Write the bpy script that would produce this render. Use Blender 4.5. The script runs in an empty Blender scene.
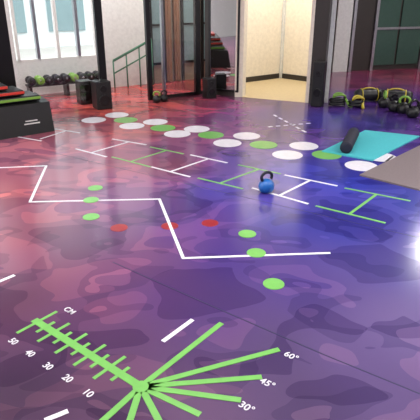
import bpy, math, random
from mathutils import Vector, Matrix
random.seed(4)
# All floor coordinates are real positions in centimetres on the gym floor (x right, y away from the near edge).
Z={'zig':'-226,465 -157,474 -144,384 -41,390 -17,291 78,298','gdots':'-98,415 -96,388 -89,355 26,326 30,298 37,260','rdots':'-65,336 -29,339 0,344',
'wc':'-149,657 -124,685 -96,627 -69,647 -38,590 -16,612 19,552 42,581 79,509 101,541 145,474 172,502','gc':'-108,657 -57,617 1,585 58,545 119,509',
'ladder':'-142,530 -104,502 -110,568 -69,545 -99,502 -57,471 -64,537 -27,512 -56,471 -18,443 -20,509 17,483 -11,440 28,413 27,477 65,451 36,415 78,380 68,448 110,420 83,376 128,344 115,415 161,386',
'dash':'-23,207 -9,225 -125,261 -117,270 -66,157 -58,162','faint':'-219,577 -187,560 -186,612 -152,594 -191,568 -171,603',
'xm':'85,685 115,590 71,622 130,642','ruler':'-89,223 -30,176','rays':'6,222 33,201 23,182 13,168 -4,160 -18,152 -44,155 -33,147',
'lab':'-96,207 -85,198 -74,189 -63,181 -52,172 -75,233 38,196 25,178 15,164','seam':'-61,286 3,236 54,197 96,167','seam2':'-166,519 144,320',
'A':'-144,747 -8,829','B':'46,805 144,761','droom':'56,929 130,982 200,919','far':'238,1053 436,1107','teal':'184,603 239,577 160,489 116,519',
'grey':'136,446 206,519 177,408','roller':'138,509 161,568','kb':'47,401','rack':'-235,564 -184,603',
'spk':'-182,761 -151,728 -1,801 153,741','kbs':'-78,761 -68,769 245,728 251,703 260,691 264,668','gear':'181,741 206,733 235,775 271,761',
'hop':'172,486 186,506 186,493 200,513 200,500 214,520 214,508 228,528'}
W={k:[tuple(int(q)/100 for q in p.split(',')) for p in s.split()] for k,s in Z.items()}
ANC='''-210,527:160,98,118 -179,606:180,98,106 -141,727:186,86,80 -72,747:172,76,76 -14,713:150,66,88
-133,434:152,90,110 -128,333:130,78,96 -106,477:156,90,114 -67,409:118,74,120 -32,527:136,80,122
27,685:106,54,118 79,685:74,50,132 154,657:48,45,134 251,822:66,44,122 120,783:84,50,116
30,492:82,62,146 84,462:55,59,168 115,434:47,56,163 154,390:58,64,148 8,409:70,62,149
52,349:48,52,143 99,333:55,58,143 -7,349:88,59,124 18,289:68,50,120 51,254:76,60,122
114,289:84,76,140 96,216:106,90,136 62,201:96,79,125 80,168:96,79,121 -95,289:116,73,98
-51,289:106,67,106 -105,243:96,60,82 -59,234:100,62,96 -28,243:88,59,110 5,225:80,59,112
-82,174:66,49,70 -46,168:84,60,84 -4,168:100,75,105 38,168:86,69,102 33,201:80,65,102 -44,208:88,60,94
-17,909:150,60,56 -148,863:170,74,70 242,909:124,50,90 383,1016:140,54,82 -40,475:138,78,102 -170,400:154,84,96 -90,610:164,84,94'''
WA=[]  # floor print colours, with the window sheen on the left mixed in
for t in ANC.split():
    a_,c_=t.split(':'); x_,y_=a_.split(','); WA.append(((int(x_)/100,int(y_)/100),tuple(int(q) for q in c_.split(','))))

def lin(c): return tuple(((x/255)/12.92 if x/255<=.04045 else ((x/255+.055)/1.055)**2.4) for x in c)
def mat(name,rgb,rough=.5,metal=0,var=.06,scale=20,spec=.5,emit=0,coat=0):
    m=bpy.data.materials.new(name); m.use_nodes=True; nt=m.node_tree; b=nt.nodes['Principled BSDF']
    c=lin(rgb); n=nt.nodes.new('ShaderNodeTexNoise'); n.inputs['Scale'].default_value=scale
    tc=nt.nodes.new('ShaderNodeTexCoord'); nt.links.new(tc.outputs['Object'],n.inputs['Vector'])
    r=nt.nodes.new('ShaderNodeValToRGB'); r.color_ramp.elements[0].position=.3; r.color_ramp.elements[1].position=.7
    r.color_ramp.elements[0].color=(*[x*(1-var) for x in c],1); r.color_ramp.elements[1].color=(*[min(1,x*(1+var)) for x in c],1)
    nt.links.new(n.outputs['Fac'],r.inputs['Fac']); nt.links.new(r.outputs['Color'],b.inputs['Base Color'])
    b.inputs['Roughness'].default_value=rough; b.inputs['Metallic'].default_value=metal
    b.inputs['Specular IOR Level'].default_value=spec; b.inputs['Coat Weight'].default_value=coat
    if emit:
        b.inputs['Emission Color'].default_value=(*c,1); b.inputs['Emission Strength'].default_value=emit
    return m
M={}
M['white']=mat('paint_white_marking',(225,222,230),.3)
M['green']=mat('paint_green_marking',(112,178,88),.3)
M['red']=mat('paint_red_marking',(145,38,45),.3)
M['seam']=mat('seam_dark',(34,32,75),.5)
M['black']=mat('black_rubber',(18,18,20),.45)
M['frame']=mat('black_metal_frame',(22,20,22),.3,.3)
M['cream']=mat('cream_plaster',(236,226,208),.8)
M['wall']=mat('white_plaster',(215,215,212),.8)
M['beige']=mat('beige_tile',(205,185,145),.4)
M['dark']=mat('dark_wall',(52,47,44),.4)
M['warm']=mat('warm_grey_panel',(140,127,112),.5)
M['teal']=mat('teal_foam',(64,178,186),.8,scale=60)
M['taupe']=mat('taupe_foam',(116,104,106),.85,scale=60)
M['navy']=mat('navy_foam',(22,24,45),.7)
M['blue']=mat('blue_vinyl',(25,95,170),.35)
M['lime']=mat('lime_plastic',(120,165,65),.4)
M['orange']=mat('red_plastic',(200,55,42),.4)
M['yellow']=mat('yellow_plastic',(190,172,55),.4)
M['steel']=mat('brushed_steel',(170,170,175),.3,1)
M['brown']=mat('brown_curtain',(125,88,66),.9)
M['greenwall']=mat('green_rail_paint',(60,110,85),.5)
M['dgreen']=mat('dark_green_glass',(52,80,70),.12)
M['facade']=mat('facade_concrete',(195,204,206),.8,scale=1)
M['winglass']=mat('facade_glass',(115,138,142),.2)
M['ground']=mat('outdoor_paving',(160,160,155),.9,scale=3)
M['mirror']=mat('mirror_glass',(215,220,220),.03,1,var=.01)
M['lamp']=mat('lamp_diffuser',(255,255,250),.5,emit=3)
M['ceil']=mat('ceiling_paint',(200,198,195),.9)
gl=bpy.data.materials.new('partition_glass'); gl.use_nodes=True; nt=gl.node_tree; nt.nodes.clear()
o_=nt.nodes.new('ShaderNodeOutputMaterial'); mx=nt.nodes.new('ShaderNodeMixShader'); tr=nt.nodes.new('ShaderNodeBsdfTransparent'); gs=nt.nodes.new('ShaderNodeBsdfGlossy'); gs.inputs['Roughness'].default_value=.02
lw=nt.nodes.new('ShaderNodeLayerWeight'); lw.inputs['Blend'].default_value=.3
nt.links.new(lw.outputs['Fresnel'],mx.inputs[0]); nt.links.new(tr.outputs[0],mx.inputs[1]); nt.links.new(gs.outputs[0],mx.inputs[2]); nt.links.new(mx.outputs[0],o_.inputs[0])
M['glass']=gl

def link(o,parent=None):
    bpy.context.scene.collection.objects.link(o)
    if parent: o.parent=parent
    return o
def mesh(name,vs,fs,m,parent=None,smooth=False):
    me=bpy.data.meshes.new(name); me.from_pydata([tuple(v) for v in vs],[],fs); me.update()
    if m: me.materials.append(m)
    if smooth:
        for p in me.polygons: p.use_smooth=True
    return link(bpy.data.objects.new(name,me),parent)
def empty(name,loc=(0,0,0),rot=0):
    e=bpy.data.objects.new(name,None); e.location=loc; e.rotation_euler=(0,0,rot); e.empty_display_size=.1
    return link(e)
def boxdata(sx,sy,sz):
    vs=[]
    for z in (0,sz):
        for a,b in ((-1,-1),(1,-1),(1,1),(-1,1)): vs.append((a*sx/2,b*sy/2,z))
    return vs,[(3,2,1,0),(4,5,6,7),(0,1,5,4),(1,2,6,5),(2,3,7,6),(3,0,4,7)]
def box(name,cx,cy,z0,sx,sy,sz,m,rot=0,parent=None,bev=0):
    vs,fs=boxdata(sx,sy,sz)
    o=mesh(name,vs,fs,m,parent); o.location=(cx,cy,z0); o.rotation_euler=(0,0,rot)
    if bev:
        b=o.modifiers.new('bevel','BEVEL'); b.width=bev; b.segments=2
    return o
def prism(name,poly,z0,z1,m,parent=None):
    n=len(poly); vs=[(x,y,z0) for x,y in poly]+[(x,y,z1) for x,y in poly]
    a=sum(poly[i][0]*poly[(i+1)%n][1]-poly[(i+1)%n][0]*poly[i][1] for i in range(n))
    idx=list(range(n))
    if a<0: idx=idx[::-1]
    fs=[tuple(idx[::-1]),tuple(i+n for i in idx)]+[(idx[i],idx[(i+1)%n],idx[(i+1)%n]+n,idx[i]+n) for i in range(n)]
    return mesh(name,vs,fs,m,parent)
def slab(A,B,thick,z0,z1,name,m,parent=None):
    A=Vector(A[:2]);B=Vector(B[:2]); d=(B-A).normalized(); n=Vector((-d.y,d.x))*thick
    return prism(name,[tuple(A),tuple(B),tuple(B+n),tuple(A+n)],z0,z1,m,parent)
class Acc:
    def __init__(s): s.v=[];s.f=[];s.mi=[]
    def add(s,vs,fs,mi=0):
        o=len(s.v); s.v+=vs; s.f+=[tuple(i+o for i in f) for f in fs]; s.mi+=[mi]*len(fs)
    def stripe(s,a,b,w,mi=0,z=.002):
        a=Vector(a);b=Vector(b);d=(b-a).normalized();n=Vector((-d.y,d.x))*w/2
        ps=[a-n,b-n,b+n,a+n]
        s.add([(p.x,p.y,0) for p in ps]+[(p.x,p.y,z) for p in ps],[(3,2,1,0),(4,5,6,7),(0,1,5,4),(1,2,6,5),(2,3,7,6),(3,0,4,7)],mi)
    def disc(s,c,r,mi=0,z=.002,n=40):
        vs=[(c[0]+r*math.cos(2*math.pi*i/n),c[1]+r*math.sin(2*math.pi*i/n),zz) for zz in (0,z) for i in range(n)]
        s.add(vs,[tuple(range(n-1,-1,-1)),tuple(range(n,2*n))]+[(i,(i+1)%n,(i+1)%n+n,i+n) for i in range(n)],mi)
    def make(s,name,mats,parent=None):
        me=bpy.data.meshes.new(name); me.from_pydata(s.v,[],s.f)
        for m in mats: me.materials.append(m)
        for p,k in zip(me.polygons,s.mi): p.material_index=k
        me.update(); return link(bpy.data.objects.new(name,me),parent)
def lathe(name,prof,m,parent=None,loc=(0,0,0),n=28,rot=(0,0,0)):
    vs=[];fs=[]
    for r,z in prof:
        for i in range(n): vs.append((r*math.cos(2*math.pi*i/n),r*math.sin(2*math.pi*i/n),z))
    for k in range(len(prof)-1):
        for i in range(n): fs.append((k*n+i,k*n+(i+1)%n,(k+1)*n+(i+1)%n,(k+1)*n+i))
    fs.append(tuple(range(n-1,-1,-1))); fs.append(tuple(range((len(prof)-1)*n,len(prof)*n)))
    o=mesh(name,vs,fs,m,parent,True); o.location=loc; o.rotation_euler=rot; return o
def tube(name,pts,r,m,parent=None,n=12,loc=(0,0,0)):
    pts=[Vector(p) for p in pts]; vs=[];fs=[]; prev=None
    for k,p in enumerate(pts):
        t=(pts[min(k+1,len(pts)-1)]-pts[max(k-1,0)]).normalized()
        if prev is None:
            prev=t.cross(Vector((0,1,0)))
            if prev.length<.1: prev=t.cross(Vector((1,0,0)))
        a=(prev-t*prev.dot(t)).normalized(); prev=a; b=t.cross(a)
        for i in range(n):
            q=2*math.pi*i/n; vs.append(p+a*r*math.cos(q)+b*r*math.sin(q))
    for k in range(len(pts)-1):
        for i in range(n): fs.append((k*n+i,k*n+(i+1)%n,(k+1)*n+(i+1)%n,(k+1)*n+i))
    fs.append(tuple(range(n-1,-1,-1))); fs.append(tuple(range((len(pts)-1)*n,len(pts)*n)))
    o=mesh(name,vs,fs,m,parent,True); o.location=loc; return o
def kettlebell(x,y,R,body,hand,rot=0):
    e=empty('kettlebell',(x,y,0),rot)
    prof=[(R*.55,0),(R*.62,R*.04)]
    for i in range(1,14):
        a=-math.pi/2+.75+(math.pi-.95)*i/14; prof.append((R*math.cos(a),R*.78+R*math.sin(a)))
    prof.append((R*.2,R*1.78))
    lathe('body',prof,body,e)
    pts=[]
    for i in range(17):
        a=math.radians(-35+250*i/16); pts.append((R*.78*math.cos(a),0,R*2.02+R*.62*math.sin(a)))
    tube('handle',pts,R*.19,hand,e)
    return e
def medball(x,y,R,c1,c2):
    e=empty('medicine_ball',(x,y,0))
    prof=[(R*math.cos(-math.pi/2+math.pi*i/16)+.0005,R+R*math.sin(-math.pi/2+math.pi*i/16)) for i in range(17)]
    lathe('shell',prof,c1,e)
    for k,a in enumerate((0,math.pi/2)):
        pts=[(R*math.cos(t),0,R+R*math.sin(t)) for t in [-1.3+2.6*i/20 for i in range(21)]]
        o=tube('seam_band_%d'%k,pts,R*.09,c2,e,8); o.rotation_euler=(0,0,-a-.9)
    return e
def rope_coil(x,y,R,r,turns,m1,m2,tail=(0,0)):
    e=empty('coiled_rope',(x,y,0)); pts=[]
    n=turns*22
    for i in range(n+1):
        a=2*math.pi*i/22; t=i/22
        rr=R*(1-.12*(t%2)); pts.append((rr*math.cos(a),rr*math.sin(a)*.8,r+ t*r*1.25+ .004*(1+math.sin(a*1.7))))
    tube('coil',pts,r,m1,e,8)
    e2=[(pts[-1][0]+tail[0]*s,pts[-1][1]+tail[1]*s,max(r*1.15,pts[-1][2]*(1-s*1.3))) for s in (0,.3,.6,.8,1)]
    tube('grip_end',e2,r*1.15,m2,e,10)
    pts2=[(R*.75*math.cos(a)+.02,R*.6*math.sin(a)-.03,r*2+turns*r*1.25+.05*abs(math.sin(a))) for a in [2*math.pi*i/24 for i in range(25)]]
    tube('strap_loop',pts2,r*.8,m2,e,8)
    return e
def gym_bag(x,y,L_,R,m,m2,rot):
    e=empty('weighted_sandbag',(x,y,0),rot)
    prof=[(.01,-L_/2),(R*.7,-L_/2),(R*.95,-L_/2+.03)]+[(R*(1+.03*math.sin(i*2)),-L_/2+.05+(L_-.1)*i/10) for i in range(11)]+[(R*.95,L_/2-.03),(R*.7,L_/2),(.01,L_/2)]
    lathe('body',prof,m,e,(0,0,R*1.08),20,(0,math.pi/2,0))
    pts=[(L_*.25*math.cos(a),0,R*1.85+R*.45*math.sin(a)) for a in [math.pi*i/12 for i in range(13)]]
    tube('handle',pts,.011,m2,e,8)
    for k,s in enumerate((-.28,.28)):
        pts=[(s*L_,R*1.04*math.cos(a),R*1.1+R*1.04*math.sin(a)) for a in [2*math.pi*i/24 for i in range(25)]]
        tube('band_%d'%k,pts,.009,m2,e,6)
    return e
def speaker(x,y,w,d,h,rot):
    e=empty('loudspeaker',(x,y,0),rot)
    box('cabinet',0,0,0,w,d,h,M['black'],0,e,.012)
    for k,(z,r) in enumerate(((.33*h,w*.36),(.74*h,w*.22))):
        lathe('cone_%d'%k,[(r,0),(r,.008),(r*.8,.008),(r*.3,.003)],M['frame'],e,(0,-d/2,z),24,(math.pi/2,0,0))
    return e

A0=Vector(W['A'][0]); A1=Vector(W['A'][1]); ad=(A1-A0).normalized(); an=Vector((-ad.y,ad.x))
angA=math.atan2(ad.y,ad.x)
B0=Vector(W['B'][0]); B1=Vector(W['B'][1]); bd=(B1-B0).normalized(); bn=Vector((-bd.y,bd.x)); angB=math.atan2(bd.y,bd.x)
DEP=1.3
X0,X1,Y0,Y1=-7,7,-2,12
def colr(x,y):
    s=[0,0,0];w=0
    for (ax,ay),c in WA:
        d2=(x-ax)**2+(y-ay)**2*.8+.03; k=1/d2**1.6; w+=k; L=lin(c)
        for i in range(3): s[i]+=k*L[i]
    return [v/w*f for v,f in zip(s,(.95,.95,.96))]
def inside(x,y):
    p=Vector((x,y))-A0
    if p.dot(an)>DEP+.1 and x<.9: return False
    return True
def gridmesh(name,z,step,m,flip,color=False):
    nx=int((X1-X0)/step);ny=int((Y1-Y0)/step);vi={};vs=[];fs=[]
    def vid(i,j):
        if (i,j) not in vi: vi[(i,j)]=len(vs); vs.append((X0+i*step,Y0+j*step,z))
        return vi[(i,j)]
    for i in range(nx):
        for j in range(ny):
            if inside(X0+(i+.5)*step,Y0+(j+.5)*step):
                f=(vid(i,j),vid(i+1,j),vid(i+1,j+1),vid(i,j+1)); fs.append(f[::-1] if flip else f)
    o=mesh(name,vs,fs,m)
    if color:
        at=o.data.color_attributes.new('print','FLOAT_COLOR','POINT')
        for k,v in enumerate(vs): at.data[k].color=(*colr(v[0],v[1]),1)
    return o
fm=bpy.data.materials.new('printed_vinyl_floor'); fm.use_nodes=True; nt=fm.node_tree; b=nt.nodes['Principled BSDF']
N=nt.nodes.new; L=nt.links.new
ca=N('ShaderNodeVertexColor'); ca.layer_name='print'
tc=N('ShaderNodeTexCoord')
def noise(scale,det,dist,off):
    mp=N('ShaderNodeMapping'); mp.inputs['Location'].default_value=off; mp.inputs['Scale'].default_value=(.8,1.15,1); L(tc.outputs['Object'],mp.inputs['Vector'])
    n=N('ShaderNodeTexNoise'); n.inputs['Scale'].default_value=scale; n.inputs['Detail'].default_value=det; n.inputs['Distortion'].default_value=dist; n.inputs['Roughness'].default_value=.45
    L(mp.outputs['Vector'],n.inputs['Vector']); return n
def ramp(n,els):
    r=N('ShaderNodeValToRGB'); r.color_ramp.interpolation='CONSTANT'
    e=r.color_ramp.elements
    e[0].position=els[0][0]; e[0].color=(*els[0][1],1); e[1].position=els[1][0]; e[1].color=(*els[1][1],1)
    for p,c in els[2:]:
        q=e.new(p); q.color=(*c,1)
    L(n.outputs['Fac'],r.inputs['Fac']); return r
def mul(a,bb):
    x=N('ShaderNodeMix'); x.data_type='RGBA'; x.blend_type='MULTIPLY'; x.inputs['Factor'].default_value=1
    L(a,x.inputs['A']); L(bb,x.inputs['B']); return x.outputs['Result']
r1=ramp(noise(1.9,1.6,.4,(0,0,0)),[(0,(.68,.64,.76)),(.43,(1,1,1)),(.55,(1.4,1.28,1.14)),(.64,(.92,.88,1))])
r2=ramp(noise(3.2,1.3,.3,(5,3,0)),[(0,(1,1,1)),(.56,(.78,.78,.84)),(.66,(1.25,1.18,1.08))])
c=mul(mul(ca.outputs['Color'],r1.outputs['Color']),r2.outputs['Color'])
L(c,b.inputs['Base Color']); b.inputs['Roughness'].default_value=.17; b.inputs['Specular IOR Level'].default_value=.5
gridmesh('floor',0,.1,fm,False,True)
gridmesh('ceiling',3.0,.2,M['ceil'],True)

a=Acc(); z=W['zig']
for i in range(len(z)-1): a.stripe(z[i],z[i+1],.022)
for p in z[1:-1]: a.disc(p,.011,0,.0021,16)
a.make('zigzag_floor_marking',[M['white']])
a=Acc()
for p in W['gdots']: a.disc(p,.062,0,.003)
for p in W['rdots']: a.disc(p,.062,1,.0015)
a.make('spot_floor_marking',[M['green'],M['red']])
a=Acc()
for p in W['wc']: a.disc(p,.155,0)
for p in W['gc']: a.disc(p,.15,1,.0025)
a.make('stepping_circle_floor_marking',[M['white'],M['green']])
a=Acc(); l=W['ladder']
for k in range(6):
    p=[Vector(q) for q in l[4*k:4*k+4]]; mi=k%2
    a.stripe(p[0],p[1],.024,mi); a.stripe(p[2],p[3],.024,mi); a.stripe((p[0]+p[1])/2,(p[2]+p[3])/2,.024,mi,.0018)
a.make('agility_ladder_floor_marking',[M['white'],M['green']])
a=Acc()
d=W['dash']
for k in (0,2,4): a.stripe(d[k],d[k+1],.024)
d=W['faint']
for k in (0,2,4): a.stripe(d[k],d[k+1],.02)
a.make('dash_floor_marking',[M['white']])
a=Acc(); d=W['xm']
for k in (0,2):
    p,q=Vector(d[k]),Vector(d[k+1])
    for j in range(6):
        s=p.lerp(q,j/6); e_=p.lerp(q,(j+.55)/6); a.stripe(s,e_,.03)
a.make('cross_hop_floor_marking',[M['white']])
a=Acc(); d=W['hop']
for k in range(4): a.stripe(d[2*k],d[2*k+1],.02,k%2)
a.stripe(d[0],d[6],.02,1,.0018)
a.make('hop_grid_floor_marking',[M['white'],M['green']])
a=Acc()
r0,r1_=Vector(W['ruler'][0]),Vector(W['ruler'][1]); rd=(r1_-r0).normalized()
a.stripe(r0-rd*.03,r1_,.04)
rn=Vector((-rd.y,rd.x))
Lr=(r1_-r0).length
for j in range(10):
    p=r0+rd*(j*Lr*.092); w=.12 if j==0 else (.095 if j%2==0 else .055)
    a.stripe(p-rn*w,p+rn*w,.018,0,.0018)
for q in W['rays']: a.stripe(r1_,q,.029,0,.0022)
a.disc(r1_,.035,0,.0024)
a.make('ruler_protractor_floor_marking',[M['green']])
lp=empty('measurement_label_floor_marking')
tang=math.atan2(rd.y,rd.x)
for k,(p,t) in enumerate(zip(W['lab'],['50','40','30','20','10','CM','60°','45°','30°'])):
    cu=bpy.data.curves.new('t','FONT'); cu.body=t; cu.size=.05; cu.align_x='CENTER'; cu.align_y='CENTER'; cu.extrude=.001; cu.offset=.0005
    o=bpy.data.objects.new('t',cu); link(o); dg=bpy.context.evaluated_depsgraph_get()
    me=bpy.data.meshes.new_from_object(o.evaluated_get(dg)); bpy.data.objects.remove(o)
    me.materials.clear(); me.materials.append(M['white'])
    t_=link(bpy.data.objects.new('label_%d'%k,me),lp); t_.location=(p[0],p[1],.0012); t_.rotation_euler=(0,0,tang)
a=Acc(); s=W['seam']
for i in range(3): a.stripe(s[i],s[i+1],.006,0,.0008)
a.stripe(W['seam2'][0],W['seam2'][1],.005,0,.0008)
a.make('floor_seam',[M['seam']])

den=ad.x*bd.y-ad.y*bd.x; s=((B0-A0).x*bd.y-(B0-A0).y*bd.x)/den; C=A0+ad*s
BK=A0+an*DEP
def wa(s): return A0+ad*s      # metres along partition line
def bk(s): return BK+ad*s      # metres along rear wall line
for k,(p,q,m) in enumerate(((-1.458,-1.25,'frame'),(-.116,-.013,'frame'),(.624,.689,'frame'),(.871,.904,'steel'),(1.426,1.516,'frame'))):
    slab(wa(p),wa(q),.06,0,2.4,'trim_%d'%(k+2),M[m])
slab(wa(-6),C,.08,2.4,3.0,'lamp_blocker_partition',M['wall'])  # unseen header, added to block corridor lamp reflections on the floor
slab(wa(-1.25),wa(-4.5),-.03,0,.05,'baseboard_left',M['frame'])
slab(wa(.689),C,.03,0,.05,'baseboard_centre',M['frame'])
for k,(p,q) in enumerate(((-1.25,-.116),(.689,1.426))):
    slab(wa(p),wa(q),.01,.05,2.4,'window_%d'%(k+3),M['glass'])
LFT=BK-ad*7.5
slab(bk(-.956),bk(.323),.12,0,.5,'wall_window_sill',M['wall'])
slab(LFT,bk(-2.784),.12,0,3,'wall_back_left',M['wall'])
slab(bk(-2.784),bk(-.956),.12,0,.5,'wall_window_sill_left',M['wall'])
wf=empty('window_1')
for k,s in enumerate((-2.784,-2.306,-1.795,-1.317,-.926,-.623,-.309,.017,.305)):
    slab(bk(s),bk(s+.045),.1,.5,3,'mullion_%d'%k,M['steel'] if k%2 else M['wall'],wf)
slab(bk(-2.784),bk(.323),.13,.5,.54,'sill',M['wall'],wf)
slab(bk(-1.525),bk(-.956),-.05,.1,2.8,'curtain_panel',M['wall'],wf)
slab(bk(.323),bk(1.233),.12,0,3,'wall_back_centre',M['wall'])
slab(bk(1.233),bk(3.265),.12,0,3,'wall_back_right',M['warm'])
cur=empty('curtain')
for k,s in enumerate((1.56,1.60,1.72,1.76,2.70,2.74,2.90,2.94)):
    slab(bk(s),bk(s+.05),-.05-.02*(k%2),.02,2.8,'fold_%d'%k,M['brown'],cur)
wp=empty('window_2')
for k,(p,q) in enumerate(((1.311,1.526),(1.911,2.205),(2.313,2.642))):
    slab(bk(p),bk(q),-.02,.35,2.6,'pane_%d'%k,M['winglass'],wp)
    slab(bk(p-.04),bk(p),-.04,.0,2.65,'frame_l_%d'%k,M['frame'],wp); slab(bk(q),bk(q+.04),-.04,.0,2.65,'frame_r_%d'%k,M['frame'],wp)
    slab(bk(p),bk(q),-.035,.31,.35,'frame_b_%d'%k,M['frame'],wp)
    slab(bk(p),bk(q),-.035,.95,.98,'frame_m_%d'%k,M['frame'],wp)
h0=bk(.533)-an*.15; h1=bk(1.233)-an*.15
hr=empty('handrail')
tube('rail',[(h0.x,h0.y,.45),(h1.x,h1.y,.75)],.02,M['greenwall'],hr)
tube('rail_low',[(h0.x,h0.y,.25),(h1.x,h1.y,.55)],.012,M['greenwall'],hr)
for k in range(4):
    p=h0.lerp(h1,k/3); tube('baluster_%d'%k,[(p.x,p.y,0),(p.x,p.y,.45+.1*k)],.012,M['greenwall'],hr)
slab(C,B0,.12,0,3,'wall_pillar_left',M['dark'])
pm=empty('wall_mirror')
p0=C+bd*.1; p1=B0-bd*.05
slab(p0,p1,-.012,.1,2.3,'mirror_glass',M['mirror'],pm)
for nm,aa,bb,z0,z1 in (('frame_left',p0-bd*.03,p0,.07,2.33),('frame_right',p1,p1+bd*.03,.07,2.33),('frame_bottom',p0,p1,.07,.1),('frame_top',p0,p1,2.3,2.33)):
    slab(aa,bb,-.025,z0,z1,nm,M['frame'],pm)
slab(B0,B1,.12,2.15,3,'wall_door_header',M['cream'])
D=[Vector(q) for q in W['droom']]
prism('floor_side_room',[tuple(B0),tuple(B1),tuple(D[2]),tuple(D[1]),tuple(D[0])],-.01,.003,M['beige'])
slab(B0,D[0],.08,0,3,'wall_side_room_left',M['cream'])
slab(D[0],D[1],.1,0,3,'wall_side_room_back',M['cream'])
slab(D[1],D[2],.1,0,3,'wall_side_room_right',M['cream'])
slab(D[2],B1+bd*.18+bn*.12,.08,0,3,'wall_side_room_end',M['wall'])
slab(D[0],D[1],-.015,.003,.09,'baseboard_back',M['dark'])
slab(D[1],D[2],-.015,.003,.09,'baseboard_right',M['dark'])
slab(D[1],D[1]+(D[2]-D[1]).normalized()*.05,-.04,0,3,'trim_1',M['wall'])
df=empty('door_frame')
slab(B0,B0+bd*.04,.14,0,2.15,'jamb_left',M['cream'],df)
slab(B1-bd*.05,B1,.14,0,2.15,'jamb_right',M['cream'],df)
slab(B0,B1,.14,2.1,2.15,'head',M['cream'],df)
slab(B1,B1+bd*.2,.12,0,3,'wall_pillar_right',M['dark'])
slab(B1+bd*.2,B1+bd*6,.12,2.4,3,'lamp_blocker_right',M['wall'])  # unseen strip, added to keep the far lamp's reflection off the floor
Fa,Fb=[Vector(q) for q in W['far']]; fd=(Fb-Fa).normalized(); fn=Vector((-fd.y,fd.x))
slab(Fa-fd*3,Fb+fd*3.2,.12,0,3,'wall_back_far',M['dark'])
fw=empty('door_1')
def fp(s): return Fa+fd*s
slab(fp(.893),fp(1.385),-.03,.1,2.2,'glass_leaf_left',M['dgreen'],fw)
slab(fp(1.433),fp(1.938),-.03,.1,2.2,'glass_leaf_right',M['dgreen'],fw)
for k,s in enumerate((.367,.847,1.963)):
    slab(fp(s),fp(s+.06),-.05,0,2.3,'stile_%d'%k,M['steel'],fw)
slab(fp(.03),fp(.345),-.03,0,2.3,'panel_light',M['wall'],fw)
slab(fp(.847),fp(2.38),-.06,.78,.82,'rail',M['steel'],fw)
slab((X0,Y0),(X1,Y0),-.12,0,3,'wall_front',M['wall'])
slab((X1,Y0),(X1,Y1),-.12,0,3,'wall_right',M['wall'])
slab((X0,Y0),(X0,2.0),.12,0,3,'wall_left',M['wall'])
prism('outdoor_ground',[(-30,2),(2,10),(2,40),(-30,40)],-.3,-.15,M['ground'])
bl=empty('exterior_building')  # separate building outside the windows, not a wall of the gym
bc=BK+an*9-ad*3
box('facade',bc.x,bc.y,-.15,16,2,9,M['facade'],angA,bl)
for i in range(9):
    for j in range(3):
        q=BK+an*7.98-ad*(3-(-7+i*1.75)); box('facade_window_%d_%d'%(i,j),q.x,q.y,.3+j*2.6,1.1,.06,1.7,M['winglass'],angA,bl)

k=W['kb'][0]; kettlebell(k[0],k[1]+.05,.066,M['blue'],M['navy'],.5)
t=[Vector(q) for q in W['teal']]
prism('teal_exercise_mat',[tuple(q) for q in t],0,.012,M['teal'])
g=[Vector(q) for q in W['grey']]; e1=g[1]-g[0]; w_=(g[2]-g[0])
prism('taupe_exercise_mat',[tuple(q) for q in (g[0],g[1]+e1*.6,g[1]+e1*.6+w_*1.1,g[0]+w_*1.1)],0,.014,M['taupe'])
p,q=[Vector(x) for x in W['roller']]; dr=(q-p); Lr_=dr.length
fo=empty('foam_roller',(p.x,p.y,.012+.062),math.atan2(dr.y,dr.x))
prof=[(.03,0),(.055,0),(.062,.01)]
for i in range(12):
    zz=.02+i*(Lr_-.04)/12; prof+=[(.062,zz),(.062,zz+.018),(.057,zz+.02),(.057,zz+.027)]
prof+=[(.062,Lr_-.01),(.055,Lr_),(.03,Lr_)]
lathe('grooved_shell',prof,M['navy'],fo,(0,0,0),32,(0,math.pi/2,0))
for (x,y),(w,d,h) in zip(W['spk'],((.2,.2,.33),(.22,.22,.38),(.16,.16,.3),(.16,.16,.62))):
    speaker(x,y,w,d,h,angA if x<.1 else angB)
for i,(x,y) in enumerate(W['kbs']): kettlebell(x,y+.03,.085 if i>1 else .06,M['black'],M['frame'] if i%2 else M['lime'],i*.7)
bb=W['gear']
rope_coil(bb[0][0],bb[0][1],.11,.018,4,M['black'],M['lime'],(.08,-.12))
rope_coil(bb[1][0],bb[1][1],.10,.018,3,M['black'],M['yellow'],(-.02,-.14))
gym_bag(bb[2][0],bb[2][1],.42,.085,M['black'],M['yellow'],.1)
gym_bag(bb[3][0],bb[3][1],.45,.09,M['black'],M['yellow'],-.3)
rope_coil(3.0,7.15,.13,.02,3,M['black'],M['yellow'],(-.1,-.14))
medball(2.78,6.45,.11,M['black'],M['frame'])
q0,q1=[Vector(x) for x in W['rack']]; rdv=(q1-q0).normalized(); ra=math.atan2(rdv.y,rdv.x)
rk=empty('step_platform_rack',(q1.x,q1.y,0),ra)
vs=[(-1.5,0,0),(0,0,0),(0,.5,0),(-1.5,.5,0),(-1.5,.06,.34),(0,.06,.34),(0,.5,.38),(-1.5,.5,.38)]
mesh('base_body',vs,[(3,2,1,0),(4,5,6,7),(0,1,5,4),(1,2,6,5),(2,3,7,6),(3,0,4,7)],M['black'],rk)
for i in range(3):
    zz=.36+i*.07
    box('step_%d'%i,-.78-.11*i,.3+.03*i,zz,1.4-.12*i,.36,.058,M['black'],0,rk,.012)
    box('step_edge_%d'%i,-.78-.11*i,.3+.03*i,zz+.015,1.41-.12*i,.37,.03,M[('lime','orange','orange')[i]],0,rk,.004)
box('step_top_pad',-1.15,.38,.56,.6,.24,.05,M['orange'],0,rk,.008)
for i in range(3): box('label_%d'%i,-.25,.03+.0155*i-.01,.12+.03*i,.18-.04*i,.02,.012,M['wall'],0,rk)
dr_=empty('dumbbell_rack',(0,0,0))
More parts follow.
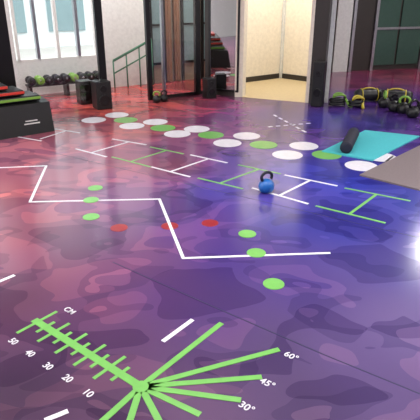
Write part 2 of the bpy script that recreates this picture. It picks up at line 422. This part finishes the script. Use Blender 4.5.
p=bk(-.896)-an*.35; q=bk(.288)-an*.35; n_=9
slab(p,q,.22,.18,.2,'shelf',M['frame'],dr_)
for kk,f_ in enumerate((.03,.5,.97)):
    c_=p.lerp(q,f_)+an*.11; box('leg_%d'%kk,c_.x,c_.y,0,.04,.2,.18,M['frame'],angA,dr_)
for i in range(n_):
    c_=p.lerp(q,(i+.5)/n_)+an*.02; m_=M['lime'] if i%4==1 else M['black']
    for kk,off in enumerate((0,.14)):
        cc=c_+an*off
        lathe('dumbbell_%d_head_%d'%(i,kk),[(.05,0),(.062,.01),(.062,.05),(.05,.06)],m_,dr_,(cc.x,cc.y,.2+.062),12,(math.pi/2,0,angA+math.pi))
    tube('dumbbell_%d_grip'%i,[(c_.x,c_.y,.262),(*(c_+an*.16),.262)],.016,M['steel'],dr_)
for i,(x,y,en) in enumerate(((-3,1.2,30),(0,1.2,28),(3,1.2,34),(-3,3.2,66),(0,3.2,62),(3,3.2,70),(-5.2,5.0,120),(5.6,5.2,115),(-1.7,7.95,44),(1.2,8.7,38),(4.2,8.6,75),(0,8.75,34))):  # unseen lamps; the corridor ones are added to brighten the rear area
    sz=1.2 if i<8 else .6
    box('unseen_ceiling_lamp',x,y,2.93,sz,.5,.06,M['lamp'],0)
    ld=bpy.data.lights.new('unseen_ceiling_light','AREA'); ld.shape='RECTANGLE'; ld.size=sz; ld.size_y=.5; ld.energy=en; ld.color=(1,.98,.95)
    lo=bpy.data.objects.new('unseen_ceiling_light',ld); lo.location=(x,y,2.92); link(lo)
wd=bpy.data.worlds.new('sky'); bpy.context.scene.world=wd; wd.use_nodes=True
bg=wd.node_tree.nodes['Background']; bg.inputs[0].default_value=(.98,.99,1,1); bg.inputs[1].default_value=4.2
cam=bpy.data.cameras.new('camera'); cam.lens=44.57; cam.sensor_width=36; co=bpy.data.objects.new('camera',cam)
co.location=(0,0,1.6); co.rotation_euler=(math.radians(66.5),0,0); link(co); bpy.context.scene.camera=co
bpy.context.scene.view_settings.view_transform='Standard'
